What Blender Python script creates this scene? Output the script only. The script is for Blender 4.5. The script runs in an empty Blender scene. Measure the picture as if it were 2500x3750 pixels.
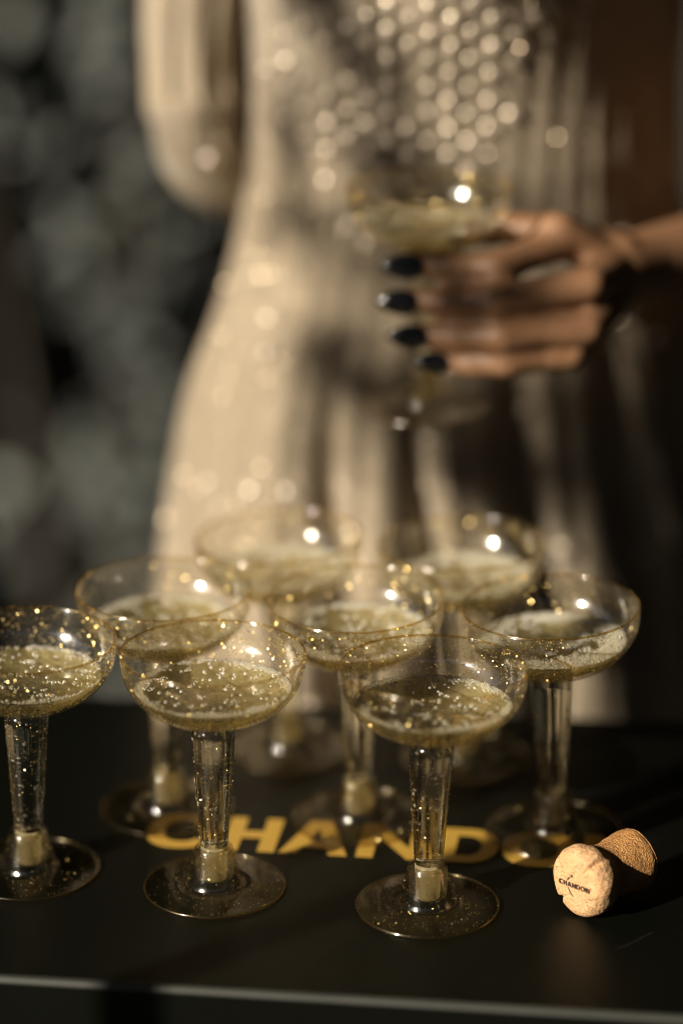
import bpy, bmesh, math, random
import numpy as np
from mathutils import Matrix, Vector, Euler
R = math.radians
SC = bpy.context.scene
COL = SC.collection

# ------------------------------------------------------------------ camera
cam_d = bpy.data.cameras.new('camera')
cam = bpy.data.objects.new('camera', cam_d)
COL.objects.link(cam)
cam.location = (0, 0, 1.3772)
cam.rotation_euler = (Matrix.Rotation(R(90 - 19.09), 3, 'X') @ Matrix.Rotation(R(-0.42), 3, 'Z')).to_euler()
cam_d.sensor_fit = 'HORIZONTAL'
cam_d.sensor_width = 24.0
cam_d.lens = 98.45
cam_d.clip_start = 0.02
cam_d.clip_end = 200
cam_d.dof.use_dof = True
cam_d.dof.focus_distance = 1.357
cam_d.dof.aperture_fstop = 1.5
SC.camera = cam

# ------------------------------------------------------------------ light
SUN_AZ, SUN_EL = R(51), R(24)          # the sun stands left of and behind the camera
to_sun = Vector((-math.sin(SUN_AZ) * math.cos(SUN_EL), -math.cos(SUN_AZ) * math.cos(SUN_EL), math.sin(SUN_EL)))
world = bpy.data.worlds.new('World')
SC.world = world
world.use_nodes = True
wn = world.node_tree
sky = wn.nodes.new('ShaderNodeTexSky')
sky.sky_type = 'NISHITA'
sky.sun_disc = False
sky.sun_elevation = SUN_EL
sky.sun_rotation = math.atan2(to_sun.x, to_sun.y)
bg = wn.nodes['Background']
bg.inputs['Strength'].default_value = 0.05
wn.links.new(sky.outputs[0], bg.inputs['Color'])
sun_d = bpy.data.lights.new('sun', 'SUN')
sun_d.energy = 5.0
sun_d.angle = R(0.55)
sun_d.color = (1.0, 0.90, 0.74)
sun = bpy.data.objects.new('sun', sun_d)
COL.objects.link(sun)
sun.rotation_euler = to_sun.to_track_quat('Z', 'Y').to_euler()
sun.location = to_sun * 20
SC.view_settings.view_transform = 'Standard'
SC.view_settings.look = 'None'
SC.view_settings.exposure = 0.72
SC.view_settings.gamma = 1
SC.cycles.use_denoising = True
SC.cycles.denoising_prefilter = 'ACCURATE'
SC.cycles.denoising_input_passes = 'RGB_ALBEDO_NORMAL'
SC.cycles.pixel_filter_type = 'BLACKMAN_HARRIS'
SC.cycles.filter_width = 1.0
SC.cycles.max_bounces = 14
SC.cycles.transmission_bounces = 14
SC.cycles.glossy_bounces = 5
SC.cycles.diffuse_bounces = 3
SC.cycles.transparent_max_bounces = 48
SC.cycles.sample_clamp_indirect = 6
SC.cycles.caustics_reflective = False
SC.cycles.caustics_refractive = False

# ------------------------------------------------------------------ helpers
def tag(o, label=None, cat=None, group=None, kind=None):
    if label: o['label'] = label
    if cat: o['category'] = cat
    if group: o['group'] = group
    if kind: o['kind'] = kind
    return o

def empty(name, loc=(0, 0, 0), rz=0):
    o = bpy.data.objects.new(name, None)
    o.empty_display_size = 0.02
    o.location = loc
    o.rotation_euler = (0, 0, rz)
    COL.objects.link(o)
    return o

def mesh(name, V, F, smooth=True):
    me = bpy.data.meshes.new(name)
    me.from_pydata([tuple(v) for v in V] if not isinstance(V, list) else V, [], F if isinstance(F, list) else F.tolist())
    if smooth:
        me.polygons.foreach_set('use_smooth', [True] * len(me.polygons))
    me.update()
    return me

def obj(name, me, mat=None, parent=None, loc=(0, 0, 0), rot=(0, 0, 0)):
    o = bpy.data.objects.new(name, me)
    if mat is not None and len(me.materials) == 0:
        me.materials.append(mat)
    o.parent = parent
    o.location = loc
    o.rotation_euler = rot
    COL.objects.link(o)
    return o

def bmobj(name, bm, mat, parent=None, smooth=False, **k):
    me = bpy.data.meshes.new(name)
    bm.to_mesh(me)
    bm.free()
    if smooth:
        me.polygons.foreach_set('use_smooth', [True] * len(me.polygons))
    return obj(name, me, mat, parent, **k)

def lathe(prof, seg=96, closed=False):
    n = len(prof)
    t = np.linspace(0, 2 * np.pi, seg, endpoint=False)
    P = np.array(prof)
    V = np.stack([P[:, 0, None] * np.cos(t), P[:, 0, None] * np.sin(t), np.repeat(P[:, 1, None], seg, 1)], 2).reshape(-1, 3)
    F = []
    m = n if closed else n - 1
    for i in range(m):
        a, b = i * seg, ((i + 1) % n) * seg
        for j in range(seg):
            k = (j + 1) % seg
            F.append((a + j, a + k, b + k, b + j))
    return V, F

def close_lathe(name, prof, seg=96, closed=False):
    V, F = lathe(prof, seg, closed)
    me = mesh(name, V, F)
    bm = bmesh.new(); bm.from_mesh(me)
    bmesh.ops.remove_doubles(bm, verts=bm.verts, dist=1e-6)
    bmesh.ops.recalc_face_normals(bm, faces=bm.faces)
    bm.to_mesh(me); bm.free()
    return me

def spline(pts, n):
    """Catmull-Rom through the points, n samples per span"""
    P = [np.array(p, float) for p in pts]
    P = [2 * P[0] - P[1]] + P + [2 * P[-1] - P[-2]]
    out = []
    for i in range(1, len(P) - 2):
        for k in range(n):
            u = k / n
            out.append(0.5 * ((2 * P[i]) + (-P[i - 1] + P[i + 1]) * u + (2 * P[i - 1] - 5 * P[i] + 4 * P[i + 1] - P[i + 2]) * u * u
                              + (-P[i - 1] + 3 * P[i] - 3 * P[i + 1] + P[i + 2]) * u ** 3))
    out.append(P[-2])
    return [tuple(p) for p in out]

def rot_to(normals):
    """frames (N,3,3) whose third axis is each normal"""
    n = normals / np.linalg.norm(normals, axis=1, keepdims=True)
    up = np.where(np.abs(n[:, 2:3]) < 0.9, np.array([[0, 0, 1.0]]), np.array([[1.0, 0, 0]]))
    x = np.cross(up, n); x /= np.linalg.norm(x, axis=1, keepdims=True)
    y = np.cross(n, x)
    return np.stack([x, y, n], 2)

def scatter(name, unitV, unitF, pos, nrm, size, mat, parent=None, smooth=True, spin=None, **k):
    """copies of one small shape joined into one mesh"""
    pos, nrm, size = np.array(pos), np.array(nrm), np.array(size)
    if size.ndim == 1: size = np.repeat(size[:, None], 3, 1)
    M = rot_to(nrm)
    U = np.array(unitV)
    L = U[None] * size[:, None, :]
    if spin is not None:
        c, s = np.cos(spin)[:, None], np.sin(spin)[:, None]
        L = np.stack([L[..., 0] * c - L[..., 1] * s, L[..., 0] * s + L[..., 1] * c, L[..., 2]], 2)
    V = np.einsum('nij,nkj->nki', M, L) + pos[:, None]
    nv = len(U)
    F = []
    for f in unitF:
        F.append(np.array(f)[None] + (np.arange(len(pos)) * nv)[:, None])
    faces = [tuple(int(a) for a in row) for g in F for row in g]
    me = mesh(name, V.reshape(-1, 3).tolist(), faces, smooth)
    return obj(name, me, mat, parent, **k)

def dome(seg=8, rings=3, full=False):
    V, F = [], []
    lo = 0.0
    phis = [math.pi / 2 * i / rings for i in range(rings)] if not full else [-math.pi / 2 + math.pi * (i + 1) / (2 * rings) for i in range(2 * rings - 1)]
    for p in phis:
        for j in range(seg):
            t = 2 * math.pi * j / seg
            V.append((math.cos(p) * math.cos(t), math.cos(p) * math.sin(t), math.sin(p)))
    top = len(V); V.append((0, 0, 1))
    for i in range(len(phis) - 1):
        for j in range(seg):
            k = (j + 1) % seg
            F.append((i * seg + j, i * seg + k, (i + 1) * seg + k, (i + 1) * seg + j))
    l = (len(phis) - 1) * seg
    for j in range(seg): F.append((l + j, l + (j + 1) % seg, top))
    if full:
        b = len(V); V.append((0, 0, -1))
        for j in range(seg): F.append(((j + 1) % seg, j, b))
    return V, F

def box(bm, x0, x1, y0, y1, z0, z1):
    v = [bm.verts.new(p) for p in ((x0, y0, z0), (x1, y0, z0), (x1, y1, z0), (x0, y1, z0), (x0, y0, z1), (x1, y0, z1), (x1, y1, z1), (x0, y1, z1))]
    for f in ((0, 3, 2, 1), (4, 5, 6, 7), (0, 1, 5, 4), (1, 2, 6, 5), (2, 3, 7, 6), (3, 0, 4, 7)):
        bm.faces.new([v[i] for i in f])

# ------------------------------------------------------------------ materials
class Mat:
    def __init__(s, name):
        s.m = bpy.data.materials.new(name); s.m.use_nodes = True
        s.t = s.m.node_tree; s.t.nodes.clear()
        s.out = s.n('ShaderNodeOutputMaterial')
    def n(s, typ, **k):
        nd = s.t.nodes.new(typ)
        for a, v in k.items():
            if a in ('ins',):
                for key, val in v.items():
                    if isinstance(val, bpy.types.NodeSocket): s.t.links.new(val, nd.inputs[key])
                    else: nd.inputs[key].default_value = val
            else: setattr(nd, a, v)
        return nd
    def l(s, a, b): s.t.links.new(a, b)
    def math(s, op, a, b=None, c=None):
        nd = s.n('ShaderNodeMath', operation=op)
        for i, v in enumerate((a, b, c)):
            if v is None: continue
            if isinstance(v, bpy.types.NodeSocket): s.l(v, nd.inputs[i])
            else: nd.inputs[i].default_value = v
        return nd.outputs[0]
    def ramp(s, fac, stops):
        nd = s.n('ShaderNodeValToRGB')
        e = nd.color_ramp.elements
        while len(e) < len(stops): e.new(0.5)
        for i, (p, c) in enumerate(stops):
            e[i].position = p; e[i].color = c if len(c) == 4 else (*c, 1)
        s.l(fac, nd.inputs[0])
        return nd.outputs[0]
    def mix(s, f, a, b):
        nd = s.n('ShaderNodeMixShader')
        if isinstance(f, bpy.types.NodeSocket): s.l(f, nd.inputs[0])
        else: nd.inputs[0].default_value = f
        s.l(a, nd.inputs[1]); s.l(b, nd.inputs[2])
        return nd.outputs[0]
    def mixc(s, f, a, b):
        nd = s.n('ShaderNodeMix', data_type='RGBA')
        for i, v in ((0, f), (6, a), (7, b)):
            if isinstance(v, bpy.types.NodeSocket): s.l(v, nd.inputs[i])
            else: nd.inputs[i].default_value = v if i == 0 else (*v, 1)
        return nd.outputs[2]
    def noise(s, scale, detail=3, rough=.55, vec=None, dist=0):
        nd = s.n('ShaderNodeTexNoise', ins={'Scale': scale, 'Detail': detail, 'Roughness': rough, 'Distortion': dist})
        s.l(vec if vec is not None else s.coord(), nd.inputs['Vector'])
        return nd.outputs[0]
    def coord(s):
        if not hasattr(s, '_c'): s._c = s.n('ShaderNodeTexCoord')
        return s._c.outputs['Object']
    def mapping(s, scale=(1, 1, 1), rot=(0, 0, 0)):
        nd = s.n('ShaderNodeMapping', ins={'Scale': scale, 'Rotation': rot})
        s.l(s.coord(), nd.inputs[0])
        return nd.outputs[0]
    def bump(s, h, strength=.3, dist=.001):
        nd = s.n('ShaderNodeBump', ins={'Strength': strength, 'Distance': dist, 'Height': h})
        return nd.outputs[0]
    def prin(s, **k):
        nd = s.n('ShaderNodeBsdfPrincipled')
        for a, v in k.items():
            key = a.replace('_', ' ')
            if isinstance(v, bpy.types.NodeSocket): s.l(v, nd.inputs[key])
            else: nd.inputs[key].default_value = (*v, 1) if isinstance(v, tuple) and len(v) == 3 and 'Color' in key else v
        return nd.outputs[0]
    def done(s, sh):
        s.l(sh, s.out.inputs['Surface']); return s.m

def thin_plastic(name, tint, refr=0.25, rough=0.035, edge=(.72, .62, .42), ior=1.49, spec=.045, wav=.25, halo=.16, graze=.8):
    """clear moulded plastic: mostly passes light straight through, shines at the surface"""
    M = Mat(name)
    lw = M.n('ShaderNodeLayerWeight', ins={'Blend': 0.5}).outputs['Facing']
    b = M.bump(M.noise(140, 2, .5), wav, .0006)
    fres = M.math('ADD', M.math('MULTIPLY', M.math('POWER', lw, 5.0), graze), spec)
    col = M.mixc(M.math('POWER', lw, 3.0), tint, edge)
    tr = M.n('ShaderNodeBsdfTransparent'); M.l(col, tr.inputs[0])
    gl = M.n('ShaderNodeBsdfGlossy', ins={'Roughness': rough, 'Normal': b, 'Color': (1, 1, 1, 1)})
    g2 = M.n('ShaderNodeBsdfGlossy', ins={'Roughness': max(.22, rough * 2), 'Normal': b, 'Color': (1, 1, 1, 1)})
    thin = M.mix(fres, tr.outputs[0], M.mix(halo, gl.outputs[0], g2.outputs[0]))
    if refr > 0:
        g = M.n('ShaderNodeBsdfGlass', ins={'Roughness': rough * .5, 'IOR': ior, 'Normal': b, 'Color': (*tint, 1)})
        return M.done(M.mix(refr, thin, g.outputs[0]))
    return M.done(thin)

m_bowl = thin_plastic('clear_plastic', (.99, .98, .95), .04, .075, edge=(.93, .88, .74), spec=.05, wav=.5)
m_stem = thin_plastic('stem_plastic', (.99, .97, .89), .74, .05, ior=1.40, wav=.08)
m_foot = thin_plastic('foot_plastic', (.99, .985, .965), .12, .035, wav=.35, spec=.004, halo=.03, graze=.14)
m_sock = thin_plastic('socket_plastic', (.985, .97, .93), .16, .05, wav=.3, spec=.05, halo=.2)
m_wine = thin_plastic('champagne', (.995, .975, .86), .0, .03, edge=(.95, .89, .68), ior=1.33, spec=.03, wav=.1)
m_top = thin_plastic('wine_surface', (.985, .95, .80), .48, .03, ior=1.33, spec=.03, wav=.15)
m_rim = thin_plastic('amber_rim', (.96, .86, .60), .12, .12, edge=(.84, .62, .30), spec=.10)

M = Mat('frosted_plug')
nz = M.noise(900, 2)
tr = M.n('ShaderNodeBsdfTransparent', ins={'Color': (.93, .87, .66, 1)})
tl = M.n('ShaderNodeBsdfTranslucent', ins={'Color': (.95, .82, .50, 1)})
pr = M.prin(Base_Color=M.mixc(M.ramp(M.noise(1500, 1, .5), [(.62, (0, 0, 0)), (.68, (1, 1, 1))]), (.82, .70, .42), (.25, .15, .04)), Roughness=.12, Normal=M.bump(nz, .5, .0005))
m_plug = M.done(M.mix(.38, tr.outputs[0], M.mix(.5, tl.outputs[0], pr)))

M = Mat('gold_fleck')
m_gold = M.done(M.prin(Base_Color=(1.0, .76, .32), Metallic=.9, Roughness=.31))

def foam_mat(name, col, body, rimv, rough=.12):
    M = Mat(name)
    lw = M.n('ShaderNodeLayerWeight', ins={'Blend': 0.5}).outputs['Facing']
    f = M.math('ADD', M.math('MULTIPLY', M.math('POWER', lw, 1.6), rimv), body)
    tr = M.n('ShaderNodeBsdfTransparent', ins={'Color': (.97, .94, .84, 1)})
    tl = M.n('ShaderNodeBsdfTranslucent', ins={'Color': (*col, 1)})
    pr = M.prin(Base_Color=col, Roughness=rough, IOR=1.4)
    gl = M.n('ShaderNodeBsdfGlossy', ins={'Roughness': rough, 'Color': (1, 1, 1, 1)})
    base = M.mix(.06, tr.outputs[0], gl.outputs[0])
    return M.done(M.mix(f, base, M.mix(.35, pr, tl.outputs[0])))
m_foam = foam_mat('foam_bubbles', (.99, .95, .83), .36, .50)
m_bub = foam_mat('wine_bubbles', (.97, .90, .68), .06, .8, .06)

M = Mat('clinging_foam')      # the skin of tiny bubbles on the wetted wall
v = M.n('ShaderNodeTexVoronoi', ins={'Scale': 1300.0}); M.l(M.coord(), v.inputs['Vector'])
big = M.noise(170, 5, .7)
f = M.math('MULTIPLY', M.ramp(v.outputs['Distance'], [(.0, (.62, .62, .62)), (.45, (1, 1, 1))]), M.ramp(big, [(.34, (.42, .42, .42)), (.60, (1, 1, 1))]))
tr = M.n('ShaderNodeBsdfTransparent', ins={'Color': (.98, .95, .82, 1)})
tl = M.n('ShaderNodeBsdfTranslucent', ins={'Color': (1.0, .90, .63, 1)})
pr = M.prin(Base_Color=(1.0, .90, .63), Roughness=.3)
sx = M.n('ShaderNodeSeparateXYZ'); M.l(M.coord(), sx.inputs[0])
rr_ = M.math('SQRT', M.math('ADD', M.math('POWER', sx.outputs[0], 2.0), M.math('POWER', sx.outputs[1], 2.0)))
f = M.math('MULTIPLY', f, M.ramp(M.math('MULTIPLY', rr_, 25.0), [(.30, (.22, .22, .22)), (.60, (1, 1, 1))]))
bf = M.n('ShaderNodeNewGeometry').outputs['Backfacing']     # the film is a coat of half bubbles: denser seen through the wall than from the wine side
f = M.math('MULTIPLY', f, M.math('SUBTRACT', 1.0, M.math('MULTIPLY', bf, .76)))
m_cling = M.done(M.mix(f, tr.outputs[0], M.mix(.42, pr, tl.outputs[0])))

# black laminated board
M = Mat('black_board')
scr = M.noise(14, 6, .7, M.mapping((1, 26, 1), (0, 0, R(38))))
dust = M.noise(900, 2, .7)
blot = M.noise(9, 4, .6)
c = M.mixc(M.ramp(dust, [(.70, (0, 0, 0)), (.82, (1, 1, 1))]), (.0030, .0034, .0022), (.024, .024, .019))
rg = M.math('ADD', M.math('MULTIPLY', blot, .18), M.math('ADD', M.math('MULTIPLY', scr, .08), .26))
m_board = M.done(M.prin(Base_Color=c, Roughness=rg, Specular_IOR_Level=.11, Normal=M.bump(M.noise(1600, 3, .6), .35, .0004)))
M = Mat('dust_and_scratches'); m_dust = M.done(M.prin(Base_Color=(.075, .072, .060), Roughness=.8))
M = Mat('painted_glint')
m_glint = M.done(M.prin(Base_Color=M.mixc(M.noise(35, 5, .6), (.022, .024, .019), (.045, .045, .038)), Roughness=.45))  # paler greys painting the sun's glint along the front edge
M = Mat('gold_print')
m_letter = M.done(M.prin(Base_Color=M.mixc(M.noise(60, 4), (.64, .39, .07), (.52, .31, .05)), Roughness=.42, Metallic=.25))
M = Mat('dark_metal')
m_dark = M.done(M.prin(Base_Color=(.012, .012, .012), Roughness=.5))

# cork
def cork_mat(name, ca, cb, cdark, scale):
    M = Mat(name)
    n1 = M.noise(scale, 5, .65)
    n2 = M.noise(scale * 3.5, 3, .7)
    v = M.n('ShaderNodeTexVoronoi', ins={'Scale': scale * 2.2, 'Randomness': 1.0}); M.l(M.coord(), v.inputs['Vector'])
    gran = M.mixc(M.ramp(n1, [(.3, (0, 0, 0)), (.7, (1, 1, 1))]), ca, cb)
    gran2 = M.mixc(M.math('MULTIPLY', v.outputs['Color'], .45), gran, cb)
    pits = M.ramp(n2, [(.34, (1, 1, 1)), (.42, (0, 0, 0))])
    c = M.mixc(pits, gran2, cdark)
    h = M.math('ADD', M.math('MULTIPLY', n2, .8), M.math('MULTIPLY', v.outputs['Distance'], .7))
    return M.done(M.prin(Base_Color=c, Roughness=.75, Normal=M.bump(h, .55, .0013)))
m_corkh = cork_mat('cork_smooth', (.67, .42, .22), (.50, .28, .125), (.22, .09, .032), 240)
m_corkb = cork_mat('cork_granules', (.60, .32, .11), (.36, .16, .045), (.11, .035, .012), 420)
M = Mat('brown_ink'); m_ink = M.done(M.prin(Base_Color=(.05, .022, .012), Roughness=.7))
M = Mat('cork_crack'); m_crack = M.done(M.prin(Base_Color=(.13, .055, .02), Roughness=.9))

# dress
M = Mat('champagne_knit')
wv = M.n('ShaderNodeTexWave', wave_type='BANDS', bands_direction='Z', ins={'Scale': 160.0, 'Distortion': 3.0, 'Detail': 2.0, 'Detail Scale': 2.0}); M.l(M.coord(), wv.inputs['Vector'])
fold = M.noise(60, 4, .6, M.mapping((1.6, 1.6, .12)))
c = M.mixc(fold, (.57, .465, .345), (.40, .33, .235))
c = M.mixc(M.math('MULTIPLY', M.noise(260, 3, .75), .85), c, (.27, .205, .13))
m_dress = M.done(M.prin(Base_Color=c, Roughness=.55, Metallic=.18, Normal=M.bump(M.math('ADD', wv.outputs['Fac'], fold), .6, .0018),
                        Sheen_Weight=.3, Sheen_Roughness=.4))
M = Mat('sequin'); m_seq = M.done(M.prin(Base_Color=(.86, .73, .58), Metallic=.55, Roughness=.34))
M = Mat('spangle'); m_span = M.done(M.prin(Base_Color=(.62, .50, .36), Metallic=1.0, Roughness=.42))
M = Mat('skin')
c = M.mixc(M.noise(70, 4, .6), (.37, .20, .105), (.22, .108, .055))
m_skin = M.done(M.prin(Base_Color=c, Roughness=.48, Subsurface_Weight=.12, Subsurface_Radius=(.006, .002, .001), Subsurface_Scale=1.0,
                       Normal=M.bump(M.noise(500, 3), .25, .0006)))
M = Mat('black_lacquer'); m_nail = M.done(M.prin(Base_Color=(.006, .006, .007), Roughness=.12, Coat_Weight=.6))
M = Mat('bracelet_metal'); m_brace = M.done(M.prin(Base_Color=(.95, .84, .68), Metallic=1, Roughness=.18))

# background
M = Mat('dark_render')
m_wall = M.done(M.prin(Base_Color=M.mixc(M.noise(3, 5), (.010, .010, .008), (.028, .027, .020)), Roughness=.9, Normal=M.bump(M.noise(30, 5), .5, .01)))
M = Mat('slate_ground')
m_ground = M.done(M.prin(Base_Color=M.mixc(M.noise(4, 6), (.018, .018, .015), (.035, .033, .027)), Roughness=.85, Normal=M.bump(M.noise(60, 5), .4, .004)))
M = Mat('grey_leaf')
oi = M.n('ShaderNodeNewGeometry').outputs['Random Per Island']
m_leaf = M.done(M.prin(Base_Color=M.ramp(oi, [(0, (.024, .028, .026)), (.5, (.062, .068, .063)), (1, (.150, .160, .142))]), Roughness=.6))
M = Mat('blocker_green'); m_blocker = M.done(M.prin(Base_Color=M.mixc(M.noise(12, 5), (.012, .02, .008), (.03, .045, .018)), Roughness=.8))
M = Mat('bark'); m_bark = M.done(M.prin(Base_Color=(.05, .04, .028), Roughness=.9, Normal=M.bump(M.noise(80, 5), .6, .004)))
M = Mat('weathered_timber'); m_post = M.done(M.prin(Base_Color=(.12, .08, .05), Roughness=.8, Normal=M.bump(M.noise(40, 5, .6, M.mapping((1, 1, .1))), .5, .003)))

# ------------------------------------------------------------------ setting
bm = bmesh.new(); bmesh.ops.create_grid(bm, x_segments=2, y_segments=2, size=30)
g = bmobj('ground', bm, m_ground); tag(g, 'dark slate terrace floor far below the table', kind='structure')
bm = bmesh.new(); box(bm, -4, 4, 3.6, 3.8, 0.0, 3.2)
w = bmobj('garden_wall', bm, m_wall); tag(w, 'dark rendered garden wall out of focus behind the person', 'wall')
# unseen blockers added round the table to cut sky fill: roof, side walls, hedge beyond
bm = bmesh.new(); box(bm, -2.2, 2.6, -2.1, 3.6, 2.50, 2.62)
tag(bmobj('blocker_roof', bm, m_wall), 'unseen dark roof added over the table to cut the sky fill', kind='structure')
bm = bmesh.new(); box(bm, 2.3, 2.5, -2.1, 3.6, 0.0, 2.495)
tag(bmobj('blocker_wall', bm, m_wall), 'unseen dark wall added on the right to cut the sky fill', 'wall')
bm = bmesh.new(); box(bm, -2.2, -2.0, 1.9, 3.59, 0.0, 2.495)
tag(bmobj('blocker_wall', bm, m_wall), 'unseen short dark wall added on the left to cut the sky fill', 'wall')
blocker_rng = np.random.default_rng(5)  # unseen green ring added round the garden to block low sky light
def blocker_hedge(x0, y0, x1, y1, h, n=220):
    L = math.hypot(x1 - x0, y1 - y0); dx, dy = (x1 - x0) / L, (y1 - y0) / L
    prof = [(-.35, 0), (-.42, h * .3), (-.40, h * .7), (-.3, h * .95), (0, h), (.3, h * .95), (.42, h * .6), (.38, 0)]
    prof = [p[:2] for p in spline([(a, b, 0) for a, b in prof], 4)]
    V, F = [], []
    for i in range(n + 1):
        for a, b in prof:
            k = blocker_rng.normal(0, .05, 3); u = L * i / n
            V.append((x0 + dx * u - dy * a + k[0], y0 + dy * u + dx * a + k[1], b + (k[2] if b > .1 else 0)))
    m = len(prof)
    for i in range(n):
        for j in range(m - 1): F.append((i * m + j, i * m + j + 1, (i + 1) * m + j + 1, (i + 1) * m + j))
    return mesh('blocker_hedge', V, F, False)
tag(obj('blocker_hedge', blocker_hedge(-9, -8, 8, -8, 4.4), m_blocker), 'unseen, added to block low sky: tall dark green hedge behind the camera', 'blocker_hedge')
tag(obj('blocker_hedge', blocker_hedge(-9, 6, -9, -8, 4.2), m_blocker), 'unseen, added to block low sky: tall dark green hedge along the left of the garden', 'blocker_hedge')
tag(obj('blocker_hedge', blocker_hedge(8, -8, 8, 6, 4.2), m_blocker), 'unseen, added to block low sky: tall dark green hedge along the right of the garden', 'blocker_hedge')

# ------------------------------------------------------------------ table
YAW = R(-7.75)
TB = empty('table', (0.0, 1.303, 0.0), YAW)
tag(TB, 'low black table with gold lettering that carries the champagne glasses', 'table')
HX, HY = 0.46, 0.168
bm = bmesh.new(); box(bm, -HX, HX, -HY, HY, .72, .75)
bmesh.ops.bevel(bm, geom=[e for e in bm.edges], offset=.0022, segments=4, affect='EDGES', profile=.5)
bmobj('tabletop', bm, m_board, TB, smooth=False)
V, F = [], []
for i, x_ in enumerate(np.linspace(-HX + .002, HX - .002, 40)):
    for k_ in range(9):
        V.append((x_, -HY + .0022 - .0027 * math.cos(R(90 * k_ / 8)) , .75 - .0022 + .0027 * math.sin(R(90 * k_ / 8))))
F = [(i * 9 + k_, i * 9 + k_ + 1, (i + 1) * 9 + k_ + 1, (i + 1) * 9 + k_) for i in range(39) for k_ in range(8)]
ed = obj('edge_glint', mesh('edge_glint', V, F), m_glint, TB)  # added strip, its lighter colour stands for the sunlit edge highlight
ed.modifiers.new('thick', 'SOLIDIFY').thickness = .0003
for s in (-1, 1):
    bm = bmesh.new(); box(bm, -HX + .004, HX - .004, s * (HY - .004) - .008, s * (HY - .004) + .0015, .62, .7195)
    bmobj('apron', bm, m_board, TB)
for sx in (-1, 1):
    for sy in (-1, 1):
        bm = bmesh.new(); cx, cy = sx * (HX - .03), sy * (HY - .034)
        box(bm, cx - .018, cx + .018, cy - .018, cy + .018, .0, .7195)
        bmobj('leg', bm, m_dark, TB)

sb = bmesh.new(); srng = np.random.default_rng(12)
for i in range(5):
    x0, y0 = srng.uniform(-.20, .17), srng.uniform(-.15, .02); a_ = R(srng.choice([38, 40, 52, -20])) + srng.normal(0, .1); L_ = srng.uniform(.006, .035); w_ = srng.uniform(.00003, .00005)
    for k_ in range(3):
        u0, u1 = L_ * k_ / 3, L_ * (k_ + 1) / 3; b_ = a_ + .05 * k_
        p0 = (x0 + u0 * math.cos(b_), y0 + u0 * math.sin(b_)); p1 = (x0 + u1 * math.cos(b_), y0 + u1 * math.sin(b_)); nx, ny = -math.sin(b_) * w_, math.cos(b_) * w_
        sb.faces.new([sb.verts.new((*q_, .75012)) for q_ in ((p0[0] - nx, p0[1] - ny), (p1[0] - nx, p1[1] - ny), (p1[0] + nx, p1[1] + ny), (p0[0] + nx, p0[1] + ny))])
for i in range(260):
    x0, y0, r_ = srng.uniform(-.22, .18), srng.uniform(-.16, .12), srng.uniform(.00010, .00026); k0 = srng.random() * 3
    sb.faces.new([sb.verts.new((x0 + r_ * math.cos(k0 + t_) * srng.uniform(.6, 1), y0 + r_ * math.sin(k0 + t_) * srng.uniform(.6, 1), .75012)) for t_ in (0, 1.2, 2.5, 3.8, 5.0)])
tag(bmobj('dust', sb, m_dust, TB), kind='stuff')

# the gold letters, drawn as strokes on the board (units: cap height 1)
def ring_poly(w, h, sw, sh, a0=0, a1=2 * math.pi, n=56, e=2.25):
    """elliptical band; a0..a1 give an opening"""
    pts = []
    for i in range(n + 1):
        t = a0 + (a1 - a0) * i / n
        c, s = math.cos(t), math.sin(t)
        q = 2 / e
        f = lambda v: math.copysign(abs(v) ** q, v)
        pts.append(((w / 2 * f(c), h / 2 * f(s)), ((w / 2 - sw) * f(c), (h / 2 - sh) * f(s))))
    return pts

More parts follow.
